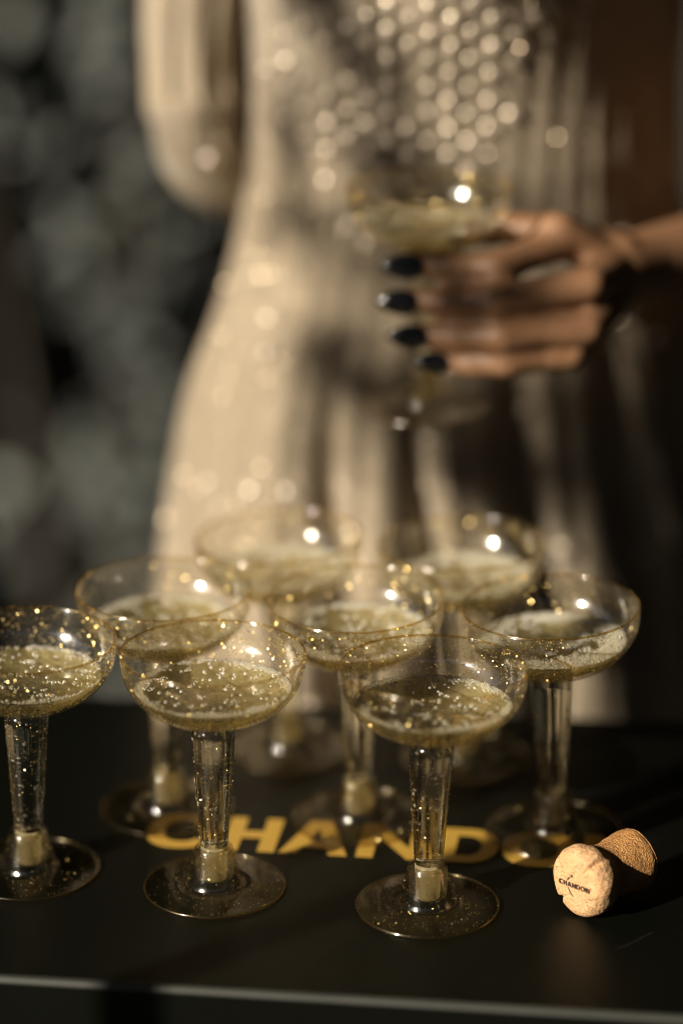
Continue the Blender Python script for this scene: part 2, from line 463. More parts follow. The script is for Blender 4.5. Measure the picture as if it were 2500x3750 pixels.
def letter_mesh(ch, W, H, S):
    bm = bmesh.new()
    def poly(pts):
        lo = [bm.verts.new((x, y, 0)) for x, y in pts]
        bm.faces.new(lo)
    if ch in 'CO':
        a0, a1 = (0, 2 * math.pi) if ch == 'O' else (R(38), R(322))
        P = ring_poly(W, H * 1.04, S * 1.02, S * .92, a0, a1)
        for i in range(len(P) - 1):
            (a, b), (c, d) = P[i], P[i + 1]
            poly([(a[0] + W / 2, a[1] + H / 2), (c[0] + W / 2, c[1] + H / 2), (d[0] + W / 2, d[1] + H / 2), (b[0] + W / 2, b[1] + H / 2)])
    if ch == 'H':
        poly([(0, 0), (S, 0), (S, H), (0, H)]); poly([(W - S, 0), (W, 0), (W, H), (W - S, H)])
        poly([(S, H / 2 - S * .46), (W - S, H / 2 - S * .46), (W - S, H / 2 + S * .46), (S, H / 2 + S * .46)])
    if ch == 'A':
        m = W / 2; t = S * .62
        poly([(0, 0), (S * 1.1, 0), (m, H * .76), (m, H), (m - t, H)])
        poly([(W - S * 1.1, 0), (W, 0), (m + t, H), (m, H), (m, H * .76)])
        k = lambda y: S * 1.1 + (m - S * 1.1) * y / (H * .76)
        y0, y1 = H * .20, H * .20 + S * .85
        poly([(k(y0), y0), (W - k(y0), y0), (W - k(y1), y1), (k(y1), y1)])
    if ch == 'N':
        poly([(0, 0), (S, 0), (S, H * .68), (S, H), (0, H)])
        poly([(S, H), (S, H * .68), (W - S, 0), (W - S, H * .32)])
        poly([(W - S, 0), (W, 0), (W, H), (W - S, H), (W - S, H * .32)])
    if ch == 'D':
        poly([(0, 0), (S, 0), (S, H), (0, H)])
        n = 40; r = W - H * .52 if W > H * .6 else W * .5
        r = W * .52
        P = []
        for i in range(n + 1):
            t = -math.pi / 2 + math.pi * i / n
            P.append(((W - r + r * math.cos(t), H / 2 + H / 2 * math.sin(t)), (W - r + (r - S) * math.cos(t), H / 2 + (H / 2 - S * .92) * math.sin(t))))
        for i in range(n):
            (a, b), (c, d) = P[i], P[i + 1]
            poly([a, c, d, b])
        poly([(S, 0), (W - r, 0), (W - r, S * .92), (S, S * .92)])
        poly([(S, H - S * .92), (W - r, H - S * .92), (W - r, H), (S, H)])
    bmesh.ops.remove_doubles(bm, verts=bm.verts, dist=1e-6)
    bmesh.ops.recalc_face_normals(bm, faces=bm.faces)
    for f in bm.faces:
        if f.normal.z < 0: f.normal_flip()
    ex = bmesh.ops.extrude_face_region(bm, geom=bm.faces[:])
    bmesh.ops.translate(bm, verts=[v for v in ex['geom'] if isinstance(v, bmesh.types.BMVert)], vec=(0, 0, .00018))
    bmesh.ops.recalc_face_normals(bm, faces=bm.faces)
    return bm

def letters(word, H, S, ox, oy, z, par, mat, name='letter'):
    for ch, x, W in word:
        bmobj(name, letter_mesh(ch, W, H, S), mat, par, loc=(ox + x, oy, z))
# baseline runs parallel to the front edge
WORD = [('C', -.1045, .0375), ('H', -.0632, .0275), ('A', -.0335, .0350), ('N', .0060, .0345), ('D', .0470, .0300), ('O', .0788, .0375), ('N', .1200, .0285)]
Minv = (Matrix.Translation(TB.location) @ Matrix.Rotation(YAW, 4, 'Z')).inverted()
base = Minv @ Vector((-.0335, 1.2842, .75))
letters([(c, x + .0335, w_) for c, x, w_ in WORD], .0385, .0086, base.x, base.y, .7503, TB, m_letter)

# ------------------------------------------------------------------ glasses
H_, = (.1239,)
BOT = H_ - .0352
outer = spline([(.0448, 0), (.0447, .004), (.0443, .008), (.0431, .0125), (.0412, .0165), (.0385, .0205), (.0345, .025), (.0285, .0292), (.022, .0322), (.0158, .0341), (.0112, .0352)], 4)
inner = [(r - .0011, d - .0000) for r, d in spline([(.0448, 0), (.0447, .004), (.0443, .008), (.0431, .0122), (.0411, .0160), (.0383, .0198), (.0342, .0240), (.0281, .0281), (.0220, .0309), (.0160, .0328), (.0116, .0342)], 4)]
O = [(r, H_ - d) for r, d in outer]
I = [(r, H_ - d) for r, d in inner]
def rin(z):
    rr = [p[0] for p in I][::-1]; zz = [p[1] for p in I][::-1]
    return float(np.interp(z, zz, rr))
stemO = [(.0110, BOT), (.0105, .080), (.0094, .060), (.0082, .042), (.0074, .030), (.0069, .0245), (.0067, .0232)]
stemI = [(.0101, BOT + .0009), (.0096, .080), (.0087, .060), (.0077, .042), (.0067, .030), (.0060, .0262), (.0, .0255)]
bowl_prof = O + [(.0100, BOT + .0001)] + [(.0101, BOT + .0009)] + I[::-1]
me_bowl = close_lathe('bowl', bowl_prof, 128, closed=True)
rp = [(.04425 + (.00058) * math.cos(a), H_ + .0001 + .00058 * math.sin(a)) for a in np.linspace(0, 2 * math.pi, 9)[:-1]]
me_rim = close_lathe('rim', rp, 128, closed=True)
me_stem = close_lathe('stem', [(.0, .0231)] + stemO[::-1] + [(.0, BOT - .0001)], 96)
plug_p = [(.0, .0046), (.0050, .0046), (.0056, .0049), (.0059, .0056), (.0059, .0085), (.0061, .0087), (.0061, .0180), (.0066, .0184), (.0066, .0229), (.0, .0229)]
me_plug = close_lathe('plug', plug_p, 64)
sock_o = spline([(.0072, .0222), (.0085, .0224), (.0095, .0212), (.0104, .0180), (.0117, .0120), (.0131, .0060), (.0146, .0030)], 5)
sock_i = spline([(.0134, .0022), (.0121, .0050), (.0107, .0115), (.0094, .0175), (.0086, .0200), (.0072, .0208)], 5)
me_socket = close_lathe('socket', sock_o + sock_i, 128, closed=True)
foot_o = spline([(.0134, .0020), (.0147, .0029), (.0160, .0026), (.0180, .0032), (.0240, .0030), (.0320, .0020), (.0346, .0014), (.0350, .0009)], 5)
foot_i = spline([(.0348, .0003), (.0320, .0009), (.0240, .0019), (.0180, .0021), (.0158, .0013), (.0136, .0016)], 5)
me_foot = close_lathe('foot', foot_o + foot_i, 128, closed=True)
me_lip = close_lathe('lip', [(.0347 + .0005 * math.cos(a), .0008 + .0006 * math.sin(a)) for a in np.linspace(0, 2 * math.pi, 9)[:-1]], 128, closed=True)
FILL = H_ - .0185
wine_p = [(0, FILL)] + [(rin(FILL) * k, FILL + .00002) for k in (.3, .6, .85, .95)] + [(rin(FILL) - .0001, FILL + .0006)]
wine_p += [(r - .00012, z) for r, z in I if z < FILL - .0004] + [(.0, BOT + .0012)]
me_wine = close_lathe('champagne', wine_p, 112)
me_wine.materials.append(m_wine); me_wine.materials.append(m_top)
for p in me_wine.polygons:
    if p.normal.z > .8 and p.center.z > FILL - .0005: p.material_index = 1
cl = [(r - .0004, z) for r, z in I if z < FILL - .001 and r > .0135]
me_cling = close_lathe('clinging_foam', cl, 96)

hexV = [(math.cos(R(60 * i)), math.sin(R(60 * i)), 0) for i in range(6)]
hexF = [(0, 1, 2, 3, 4, 5)]
dV, dF = dome(8, 3); sV, sF = dome(8, 3, full=True)

def surf_points(rng, prof, n, rmin=0):
    """points spread evenly by area over a surface of revolution"""
    P = np.array(prof); seg = np.linalg.norm(np.diff(P, axis=0), axis=1); mid = (P[1:, 0] + P[:-1, 0]) / 2
    w = seg * mid; i = rng.choice(len(w), n, p=w / w.sum()); u = rng.random(n)
    r = P[i, 0] * (1 - u) + P[i + 1, 0] * u; z = P[i, 1] * (1 - u) + P[i + 1, 1] * u
    d = (P[i + 1] - P[i]) / seg[i][:, None]; nr, nz = d[:, 1], -d[:, 0]
    t = rng.random(n) * 2 * np.pi
    return np.stack([r * np.cos(t), r * np.sin(t), z], 1), np.stack([nr * np.cos(t), nr * np.sin(t), nz], 1)

def glitter(rng, prof, n, s0, s1, jit):
    p, nn = surf_points(rng, prof, n)
    nn = nn + rng.normal(0, jit, nn.shape)
    return p, nn, rng.uniform(s0, s1, n), rng.random(n) * 6

def mk_glitter(seed):
    rng = np.random.default_rng(seed)
    midw = [((a[0] + b[0]) / 2, (a[1] + b[1]) / 2) for a, b in zip(O, I)]
    sets = {}
    p, n, s, q = glitter(rng, midw, 2800, .00019, .00045, .48)
    m = rng.random(len(p)) < np.interp(p[:, 2], [BOT, H_], [.45, 1.0])
    sets['bowl'] = (p[m], n[m], s[m], q[m])
    sets['rim'] = None
    a = rng.random(300) * 2 * np.pi
    rp_ = np.stack([.0444 * np.cos(a), .0444 * np.sin(a), np.full(300, H_ + .0003) + rng.normal(0, .0003, 300)], 1)
    sets['bowl'] = tuple(np.concatenate([x, y]) for x, y in zip(sets['bowl'], (rp_, rng.normal(0, 1, (300, 3)), rng.uniform(.00014, .00028, 300), a)))
    sets['stem'] = glitter(rng, [(r + .00004, z) for r, z in stemO], 420, .00012, .00028, .6)
    sets['foot'] = glitter(rng, [(.0345, .0008), (.024, .0024), (.018, .0026), (.0155, .0021), (.014, .0028), (.011, .0135), (.009, .0205)], 400, .00014, .00030, .5)
    out = {}
    for k in ('bowl', 'stem', 'foot'):
        p, n, s, q = sets[k]
        o = scatter('glitter', hexV, hexF, p, n, s, m_gold, smooth=False, spin=q)
        out[k] = o.data; bpy.data.objects.remove(o)
    return out

def foam_pts(rng, r, inner, cover, seed):
    """jittered hex packing of the surface; inner = where the closed ring begins"""
    Rm = rin(FILL) - r * .8; pts = []
    step = 2.0 * r; ny = int(Rm / (step * .87)) + 1
    for j in range(-ny, ny + 1):
        for i in range(-int(Rm / step) - 1, int(Rm / step) + 2):
            x = i * step + (j % 2) * r + rng.normal(0, r * .16); y = j * step * .87 + rng.normal(0, r * .16)
            d = math.hypot(x, y) / Rm
            if d > 1: continue
            t = math.atan2(y, x)
            edge = inner + .05 * math.sin(3 * t + seed) + .035 * math.sin(7 * t + 2 * seed)
            cl_ = math.sin(x * 240 + seed) * math.sin(y * 330 + 1.7 * seed) + .6 * math.sin(x * 610 - y * 410 + seed)
            keep = d > edge + rng.normal(0, .03) or (cl_ > cover and rng.random() < .55)
            if not keep: continue
            pts.append((x, y, FILL + .0001 + (.0003 * (d ** 12))))
    return np.array(pts)

def mk_foam(seed, r, inner, cover):
    rng = np.random.default_rng(seed)
    P = foam_pts(rng, r, inner, cover, seed)
    s = rng.uniform(.62, 1.18, len(P)) * r
    d = np.hypot(P[:, 0], P[:, 1]) / rin(FILL)
    loose = d < inner - .03
    s[loose] *= rng.uniform(.7, 1.3, loose.sum())
    nb = int(70 if inner > .7 else 25)             # larger single bubbles drifting on the open wine
    a = rng.random(nb) * 6.283; q_ = np.sqrt(rng.random(nb)) * rin(FILL) * inner
    P = np.concatenate([P, np.stack([q_ * np.cos(a), q_ * np.sin(a), np.full(nb, FILL)], 1)]); s = np.concatenate([s, rng.uniform(.0006, .00125, nb)])
    N = np.tile([[0, 0, 1.0]], (len(P), 1))
    S = np.stack([s, s, s * .85], 1)
    o = scatter('foam', dV, dF, P, N, S, m_foam)
    me = o.data; bpy.data.objects.remove(o); return me

def mk_bubbles(seed, n_wall, n_stem):
    rng = np.random.default_rng(seed)
    prof = [(r - .0007, z) for r, z in I if z < FILL - .001]
    p1, n1 = surf_points(rng, prof, n_wall); s1 = rng.uniform(.00020, .00046, n_wall)
    S1 = np.stack([s1, s1, s1], 1)
    prof = [(r - .00005, z) for r, z in stemO]
    p2, n2 = surf_points(rng, prof, n_stem)
    s2 = .00026 + .00075 * rng.random(n_stem) ** 2.4
    S2 = np.stack([s2, s2, s2 * .35], 1)
    k = max(4, n_stem // 9)
    S2[:k] = np.stack([rng.uniform(.0009, .0018, k), rng.uniform(.0003, .0005, k), np.full(k, .0002)], 1)  # flattened ones on the wall
    o = scatter('bubbles', sV, sF, np.concatenate([p1, p2]), np.concatenate([n1, n2]), np.concatenate([S1, S2]), m_bub)
    me = o.data; bpy.data.objects.remove(o); return me

GL = [mk_glitter(11), mk_glitter(12), mk_glitter(13)]
FOAM = {'ringA': mk_foam(3, .00050, .885, .95), 'ringB': mk_foam(5, .00052, .885, .85), 'loose': mk_foam(8, .00075, .95, .60),
        'half': mk_foam(9, .00060, .84, .55), 'full': mk_foam(4, .00060, .68, .10)}
BUB = [mk_bubbles(21, 800, 130), mk_bubbles(22, 700, 90), mk_bubbles(23, 700, 110)]

GROUP = 'champagne glasses standing on the black table'
def champagne_glass(loc, tx, ty, label, foam, gi, bi, rz, group=GROUP):
    root = empty('champagne_glass', loc)
    tag(root, label, 'glass', group)
    Rt = (Matrix.Rotation(ty, 4, 'Y') @ Matrix.Rotation(-tx, 4, 'X') @ Matrix.Rotation(rz, 4, 'Z')).to_euler()
    upper = lambda name, me, mat, par=root: obj(name, me, mat, par, rot=Rt if par is root else (0, 0, 0))
    b = upper('bowl', me_bowl, m_bowl)
    obj('rim', me_rim, m_rim, b)
    tag(obj('glitter', GL[gi]['bowl'], m_gold, b), kind='stuff')
    s = upper('stem', me_stem, m_stem)
    tag(obj('glitter', GL[gi]['stem'], m_gold, s), kind='stuff')
    upper('plug', me_plug, m_plug)
    w = upper('champagne', me_wine, m_wine)
    tag(obj('foam', FOAM[foam], m_foam, w), kind='stuff')
    tag(obj('clinging_foam', me_cling, m_cling, w), kind='stuff')
    tag(obj('bubbles', BUB[bi], m_bub, w), kind='stuff')
    f = obj('foot', me_foot, m_foot, root, rot=(0, 0, rz))
    obj('socket', me_socket, m_sock, f)
    obj('lip', me_lip, m_rim, f)
    tag(obj('glitter', GL[gi]['foot'], m_gold, f), kind='stuff')
    return root

Z0 = .7502
for a in [
    ((-.1575, 1.2671, Z0), -.0008, .0234, 'gold-flecked champagne coupe at the left edge, its bowl cut off by the picture side', 'loose', 1, 2, 2.1),
    ((-.0640, 1.2469, Z0), .0114, .0148, 'gold-flecked champagne coupe standing over the letters C and H, bubbly clear stem in sharp focus', 'ringA', 0, 0, .3),
    ((.0403, 1.2246, Z0), .0267, .0210, 'gold-flecked champagne coupe nearest the camera, ring of foam, its stem in front of the D', 'ringB', 2, 1, 1.3),
    ((-.0919, 1.3377, Z0), -.0120, .0082, 'blurred champagne coupe behind the left pair, its foot resting on the letter C', 'half', 1, 2, 4.1),
    ((.0078, 1.3248, Z0), -.0344, -.0085, 'blurred champagne coupe in the middle of the group, its foot above the letter A', 'half', 0, 1, 5.2),
    ((.1075, 1.3082, Z0), -.0107, -.0280, 'champagne coupe at the right behind the cork, pale foam over its wine', 'full', 2, 0, 2.9),
    ((-.0300, 1.4143, Z0), .0001, -.0322, 'strongly blurred champagne coupe at the back, left one of the two in the last row', 'full', 0, 1, 3.7),
    ((.0666, 1.3999, Z0), .0143, -.0246, 'strongly blurred champagne coupe at the back, right one of the two in the last row', 'full', 1, 2, .9)]:
    champagne_glass(*a)
champagne_glass((.0470, 1.4831, .9248), .0, .012, 'champagne coupe held up by its stem between fingers with black nails', 'loose', 2, 1, 1.9, None)

# ------------------------------------------------------------------ cork
AX = Vector((.765, .640, .02)).normalized()
CK = empty('cork', (.1100, 1.2108, .7503))
tag(CK, 'used mushroom-shaped champagne cork lying on its side at the right of the table', 'cork')
q = AX.to_track_quat('Z', 'Y')
def cork_profile():
    head = [(0, 0), (.0060, -.0001), (.0100, .0001), (.0128, .0006), (.0158, .0018), (.0173, .0040), (.0180, .0070), (.0177, .0105), (.0162, .0140), (.0145, .0172)]
    body = [(.0145, .0172), (.0137, .0195), (.0135, .0225), (.0137, .0265), (.0143, .0305), (.0147, .0345), (.0153, .0385), (.0150, .0412), (.0135, .0426), (.0, .0430)]
    return head, body
hp, bp = cork_profile()
rng = np.random.default_rng(7)
def cork_part(name, prof, mat, notch, seg=220):
    prof = spline(prof, 7)
    V, F = lathe(prof, seg)
    t = np.arctan2(V[:, 1], V[:, 0]); r = np.hypot(V[:, 0], V[:, 1]); z = V[:, 2].copy()
    k = np.ones_like(r)
    if notch:      # four dents left by the wire cage, and a rolled lip
        for a0, dp, wd in ((R(35), .0030, .080), (R(128), .0034, .075), (R(222), .0032, .075), (R(312), .0030, .085)):
            dd = (t - a0 + np.pi) % (2 * np.pi) - np.pi
            g = np.exp(-(dd / wd) ** 2) * np.clip((r - .0098) / .004, 0, 1) * np.exp(-(np.maximum(z - .002, 0) / .0065) ** 2)
            k -= g * dp / np.maximum(r, .004)
        k += .012 * np.sin(3 * t + 1) * np.clip(r / .016, 0, 1) + .008 * np.sin(8 * t + z * 500) * np.clip((r - .008) / .008, 0, 1)
        z = z + .0004 * np.sin(2.3 * t + 1) * np.clip(r / .015, 0, 1)
        lip = np.exp(-((r - .0138) / .0012) ** 2) * (z < .004) * (.5 + .5 * np.sin(2 * t + .5))
        z = z - .0006 * lip
    else:
        k += .010 * np.sin(5 * t + z * 300) + .006 * np.sin(11 * t - z * 700) + rng.normal(0, .004, len(k))
    V = np.stack([V[:, 0] * k, V[:, 1] * k, z], 1)
    me = mesh(name, V, F)
    bm = bmesh.new(); bm.from_mesh(me)
    bmesh.ops.remove_doubles(bm, verts=bm.verts, dist=2e-5)
    bmesh.ops.recalc_face_normals(bm, faces=bm.faces); bm.to_mesh(me); bm.free()
    return me
L0 = Vector((0, 0, .0174))
ch = obj('head', cork_part('head', hp, m_corkh, True), m_corkh, CK, loc=L0, rot=q.to_euler())
obj('body', cork_part('body', bp, m_corkb, False), m_corkb, CK, loc=L0, rot=q.to_euler())
# stamp on the head: a frame whose x runs right and y up in the face plane
up = (Vector((0, 0, 1)) - AX * AX.z).normalized(); rt = up.cross(-AX).normalized()
ang = R(5)
X = rt * math.cos(ang) + up * math.sin(ang); Y = -rt * math.sin(ang) + up * math.cos(ang)
FM = Matrix((X, Y, -AX)).transposed().to_4x4()
stamp_bm = bmesh.new()
def put(bm2, x, y, sx):
    tmp = bpy.data.meshes.new('t'); bm2.to_mesh(tmp); bm2.free()
    tmp.transform(Matrix.Translation((x, y, 0)))
    stamp_bm.from_mesh(tmp); bpy.data.meshes.remove(tmp)
hh = .00255; x = -.0098
for c_, w_ in (('C', .0026), ('H', .0022), ('A', .0027), ('N', .0024), ('D', .0023), ('O', .0029), ('N', .0024)):
    put(letter_mesh(c_, w_, hh, .00056), x, -.0014, 1); x += w_ + .0005
def arc(pts, w):
    P = spline(pts, 8)
    for i in range(len(P) - 1):
        a, b = np.array(P[i]), np.array(P[i + 1]); d = (b - a) / np.linalg.norm(b - a); n = np.array([-d[1], d[0]])
        u0, u1 = i / len(P), (i + 1) / len(P)
        w0, w1 = w * (.45 + .55 * math.sin(math.pi * u0)), w * (.45 + .55 * math.sin(math.pi * u1))
        vs = [stamp_bm.verts.new((*p, .00018)) for p in (a + n * w0, a - n * w0, b - n * w1, b + n * w1)]
        stamp_bm.faces.new(vs)
arc([(-.0012, .0040), (-.0026, .0032), (-.0036, .0022), (-.0039, .0014)], .00026)
arc([(-.0035, -.0018), (-.0030, -.0032), (-.0020, -.0046), (-.0004, -.0060)], .00030)
sv = [stamp_bm.verts.new((-.0006 + (.00115 if i % 2 == 0 else .0005) * math.sin(R(36 * i)), .0047 + (.00115 if i % 2 == 0 else .0005) * math.cos(R(36 * i)), .00018)) for i in range(10)]
stamp_bm.faces.new(sv)
st = bmobj('stamp', stamp_bm, m_ink, CK)
st.matrix_local = Matrix.Translation(L0 - AX * .00032) @ FM
# cracks in the head
def crack(pts, w):
    bm = bmesh.new(); P = spline(pts, 6); n = len(P); rows = []
    for i, p in enumerate(P):
        p = Vector(p); d = (Vector(P[min(i + 1, n - 1)]) - Vector(P[max(i - 1, 0)])).normalized()
        nn = (p - Vector((0, 0, .008))).normalized(); s = d.cross(nn).normalized()
        ww = w * math.sin(math.pi * (i + .15) / (n - 1 + .3)) * (1 + .4 * math.sin(i * 2.3))
        rows.append([bm.verts.new(p + s * ww), bm.verts.new(p + nn * .00005), bm.verts.new(p - s * ww)])
    for i in range(n - 1):
        for k in (0, 1): bm.faces.new((rows[i][k], rows[i + 1][k], rows[i + 1][k + 1], rows[i][k + 1]))
    return bm
ql = q.to_matrix().transposed()
def onhead(ax, ay):
    """point on the head in the face frame (x right, y up, metres) lifted to its surface"""
    w3 = X * ax + Y * ay; l = ql @ w3; r_ = math.hypot(l.x, l.y)
    hpS = spline(hp, 7); rr = [p[0] for p in hpS if p[1] < .0071]; zz = [p[1] for p in hpS if p[1] < .0071]
    return (l.x, l.y, float(np.interp(r_, rr, zz)) - .00025)
cr = crack([onhead(*p) for p in ((.0004, .0082), (.0026, .0106), (.0046, .0132), (.0062, .0142))], .0004)
bmobj('crack', cr, m_crack, CK, loc=L0, rot=q.to_euler())
cr = crack([onhead(*p) for p in ((.0074, -.0050), (.0105, -.0047), (.0135, -.0040), (.0155, -.0034))], .00035)
bmobj('crack', cr, m_crack, CK, loc=L0, rot=q.to_euler())

# ------------------------------------------------------------------ person
PX, PY = .078, 1.700
PE = empty('person', (PX, PY, 0))
tag(PE, 'person in a beige sequined knit dress with black nails, one hand round a glass stem', 'person')
ZS = [.02, .40, .62, .70, .795, .86, .90, .95, 1.01, 1.07, 1.134, 1.22, 1.30, 1.36, 1.40, 1.43]
AS = [.29, .235, .205, .199, .190, .179, .170, .148, .133, .130, .133, .145, .158, .150, .105, .055]
BS = [.23, .190, .160, .150, .140, .130, .122, .104, .090, .104, .132, .150, .130, .095, .065, .050]
zz = np.concatenate([np.linspace(.02, .62, 26), np.linspace(.625, 1.15, 150), np.linspace(1.16, 1.43, 24)])
NT = 520
th = np.linspace(0, 2 * np.pi, NT, endpoint=False)
def smooth_interp(z, xs, ys):
    return np.interp(z, xs, ys) * .5 + .25 * (np.interp(z - .018, xs, ys) + np.interp(z + .018, xs, ys))
TWIST = .42      # the body is turned a little to her left, so its front falls away from the sun
VALLEYS = [(-.001, .0105, 1.35), (.046, .0105, 1.3), (.103, .012, 1.5), (.157, .012, 1.4), (.196, .012, 1.1), (-.050, .016, .15)]
def dress_point(z, t):
    a = smooth_interp(z, ZS, AS); b = smooth_interp(z, ZS, BS)
    flat = np.clip((z - .95) / .08, 0, 1)                # the bodice is broad and flat in front
    amp = np.clip((.965 - z) / .17, 0, 1) ** .85
    s, c = np.sin(t), -np.cos(t)                       # c<0 = front
    wx = PX + a * s                                    # world x
    wob = .006 * np.sin(z * 23) * amp
    f = np.zeros_like(wx)
    fr = (c < 0)
    for vx, sg, dp in VALLEYS:
        xx = vx + (vx - .03) * .35 * np.clip((.95 - z) / .3, -.2, 3)
        f = f + dp * np.exp(-(((wx + wob) - xx) / sg) ** 2) * np.clip(-c * 3, 0, 1)
    f = f + (.45 + .45 * np.sin(t * 9)) * np.clip(c * 3, 0, 1)
    rad = 1 - .125 * f * amp - .009 * amp * np.sin(t * 31 + 1.7 * np.sin(t * 5) + 2 * z) - .006 * amp * np.sin(t * 53 + 3 * z)
    fine = .0005 * np.sin(t * 44 + 2.0 * np.sin(z * 9)) + .0004 * np.sin(t * 71 + 1.3 + z * 14)
    chest = .010 * np.exp(-((z - 1.15) / .05) ** 2) * np.clip(-c, 0, 1)
    # soft drapes gathered toward the waist on the left
    drape = .0022 * np.sin((wx * 160) + z * 38) * np.exp(-((wx + .01) / .05) ** 2) * np.clip((z - .95) / .1, 0, 1)
    fl = np.abs(c) ** (1 - .06 * flat) * np.sign(c)
    lx = a * s * (rad * .25 + .75) + fine * s
    return np.stack([lx, (b * fl) * rad + (fine + drape) * c - chest + np.interp(z, [.93, 1.03], [TWIST, .06]) * lx, z + 0 * s], -1)
Zg, Tg = np.meshgrid(zz, th, indexing='ij')
V = dress_point(Zg, Tg).reshape(-1, 3)
F = [(i * NT + j, i * NT + (j + 1) % NT, (i + 1) * NT + (j + 1) % NT, (i + 1) * NT + j) for i in range(len(zz) - 1) for j in range(NT)]
dress = obj('dress', mesh('dress', V, F), m_dress, PE)
bm = bmesh.new(); bm.from_mesh(dress.data); bmesh.ops.recalc_face_normals(bm, faces=bm.faces); bm.to_mesh(dress.data); bm.free()

# sequins in a diamond lattice
rng = np.random.default_rng(31)
pos, nrm, siz = [], [], []
row = 0; z = .58
while z < 1.24:
    for i in range(-14, 15):
        wx = .040 + (i + (.5 if row % 2 else 0)) * .0236
        a = float(smooth_interp(z, ZS, AS)); s = (wx - PX) / a
        if abs(s) > .97: continue
        # the lattice thins out below the waist and at the sides of the bodice
        inner_w = np.interp(z, [.9, 1.0, 1.05, 1.2], [.02, .035, .06, .085])
        bod = z > .985
        if bod and abs(wx - .040) > inner_w + rng.normal(0, .013): continue
        if not bod and rng.random() > .07: continue
        t = math.asin(s); e = 1e-3
        p = dress_point(np.array([z]), np.array([t]))[0]
        pt = dress_point(np.array([z]), np.array([t + e]))[0]; pz = dress_point(np.array([z + e]), np.array([t]))[0]
        n = np.cross(pt - p, pz - p); n /= np.linalg.norm(n)
        if n[1] > 0: n = -n
        if rng.random() < .07: continue
        n2 = n + np.array([-.12, 0, .40]) + rng.normal(0, .16, 3)
        pos.append(p + n * .0012); nrm.append(n2); q_ = .0042 * rng.uniform(.75, 1.05); siz.append((q_, q_, .0016))
    z += .00855; row += 1
cV, cF = dome(14, 4)
scatter_o = scatter('sequins', cV, cF, pos, nrm, siz, m_seq, dress); tag(scatter_o, kind='stuff')

# the glitter thread of the knit: small flat spangles all over
pos, nrm, siz = [], [], []
for i in range(9500):
    z = rng.uniform(.62, 1.2); t = rng.uniform(-1.5, 1.5); e = 1e-3
    p = dress_point(np.array([z]), np.array([t]))[0]
    pt = dress_point(np.array([z]), np.array([t + e]))[0]; pz = dress_point(np.array([z + e]), np.array([t]))[0]
    n = np.cross(pt - p, pz - p); n /= np.linalg.norm(n)
    if n[1] > 0: n = -n
    pos.append(p + n * .0010); nrm.append(n + rng.normal(0, .45, 3)); siz.append([rng.uniform(.0004, .0010)] * 3)
tag(scatter('spangles', hexV, hexF, pos, nrm, siz, m_span, dress, smooth=False), kind='stuff')

# sleeves
def tube(pts, seg=96, wob=0, open_end=True, f=None):
    P = spline([p[:4] for p in pts], 10); V, Fc = [], []
    for i, p in enumerate(P):
        c = Vector(p[:3]); a = Vector(P[max(i - 1, 0)][:3]); b = Vector(P[min(i + 1, len(P) - 1)][:3])
        d = (b - a).normalized(); x_ = d.cross(Vector((0, 1, 0))).normalized(); y_ = d.cross(x_).normalized()
        for j in range(seg):
            t = 2 * math.pi * j / seg
            r = p[3] * (1 + wob * (math.sin(9 * t + i * .05) * .6 + .4 * math.sin(17 * t + 1 - i * .09)))
            V.append(c + x_ * r * math.cos(t) + y_ * r * math.sin(t))
    for i in range(len(P) - 1):
        for j in range(seg):
            k = (j + 1) % seg
            Fc.append((i * seg + j, i * seg + k, (i + 1) * seg + k, (i + 1) * seg + j))
    return mesh('tube', [tuple(v) for v in V], Fc)
def rel(p): return (p[0] - PX, p[1] - PY, *p[2:])
sl = obj('sleeve', tube([rel(p) for p in ((-.020, 1.66, 1.36, .045), (-.070, 1.672, 1.25, .036), (-.086, 1.685, 1.13, .030), (-.089, 1.688, 1.085, .027), (-.088, 1.688, 1.060, .028))], wob=.10), m_dress, PE)
obj('undersleeve', tube([rel(p) for p in ((-.0885, 1.688, 1.058, .0250), (-.0872, 1.687, 1.040, .0250), (-.0835, 1.687, 1.026, .0250), (-.0740, 1.697, 1.015, .0255), (-.0560, 1.722, 1.003, .0245), (-.020, 1.775, .992, .0205))], wob=.05), m_dress, sl)
hem = obj('hem', tube([rel(p) for p in ((-.088, 1.688, 1.066, .0275), (-.088, 1.688, 1.060, .0292), (-.0878, 1.688, 1.054, .0292), (-.0875, 1.688, 1.050, .0275))], wob=.02), m_dress, sl)
obj('sleeve', tube([rel(p) for p in ((.190, 1.67, 1.36, .050), (.255, 1.68, 1.25, .046), (.290, 1.68, 1.13, .042), (.300, 1.675, 1.03, .042))], wob=.05), m_dress, PE)
for s_ in list(PE.children):
    if s_.name.startswith(('sleeve',)):
        md = s_.modifiers.new('thick', 'SOLIDIFY'); md.thickness = .0015

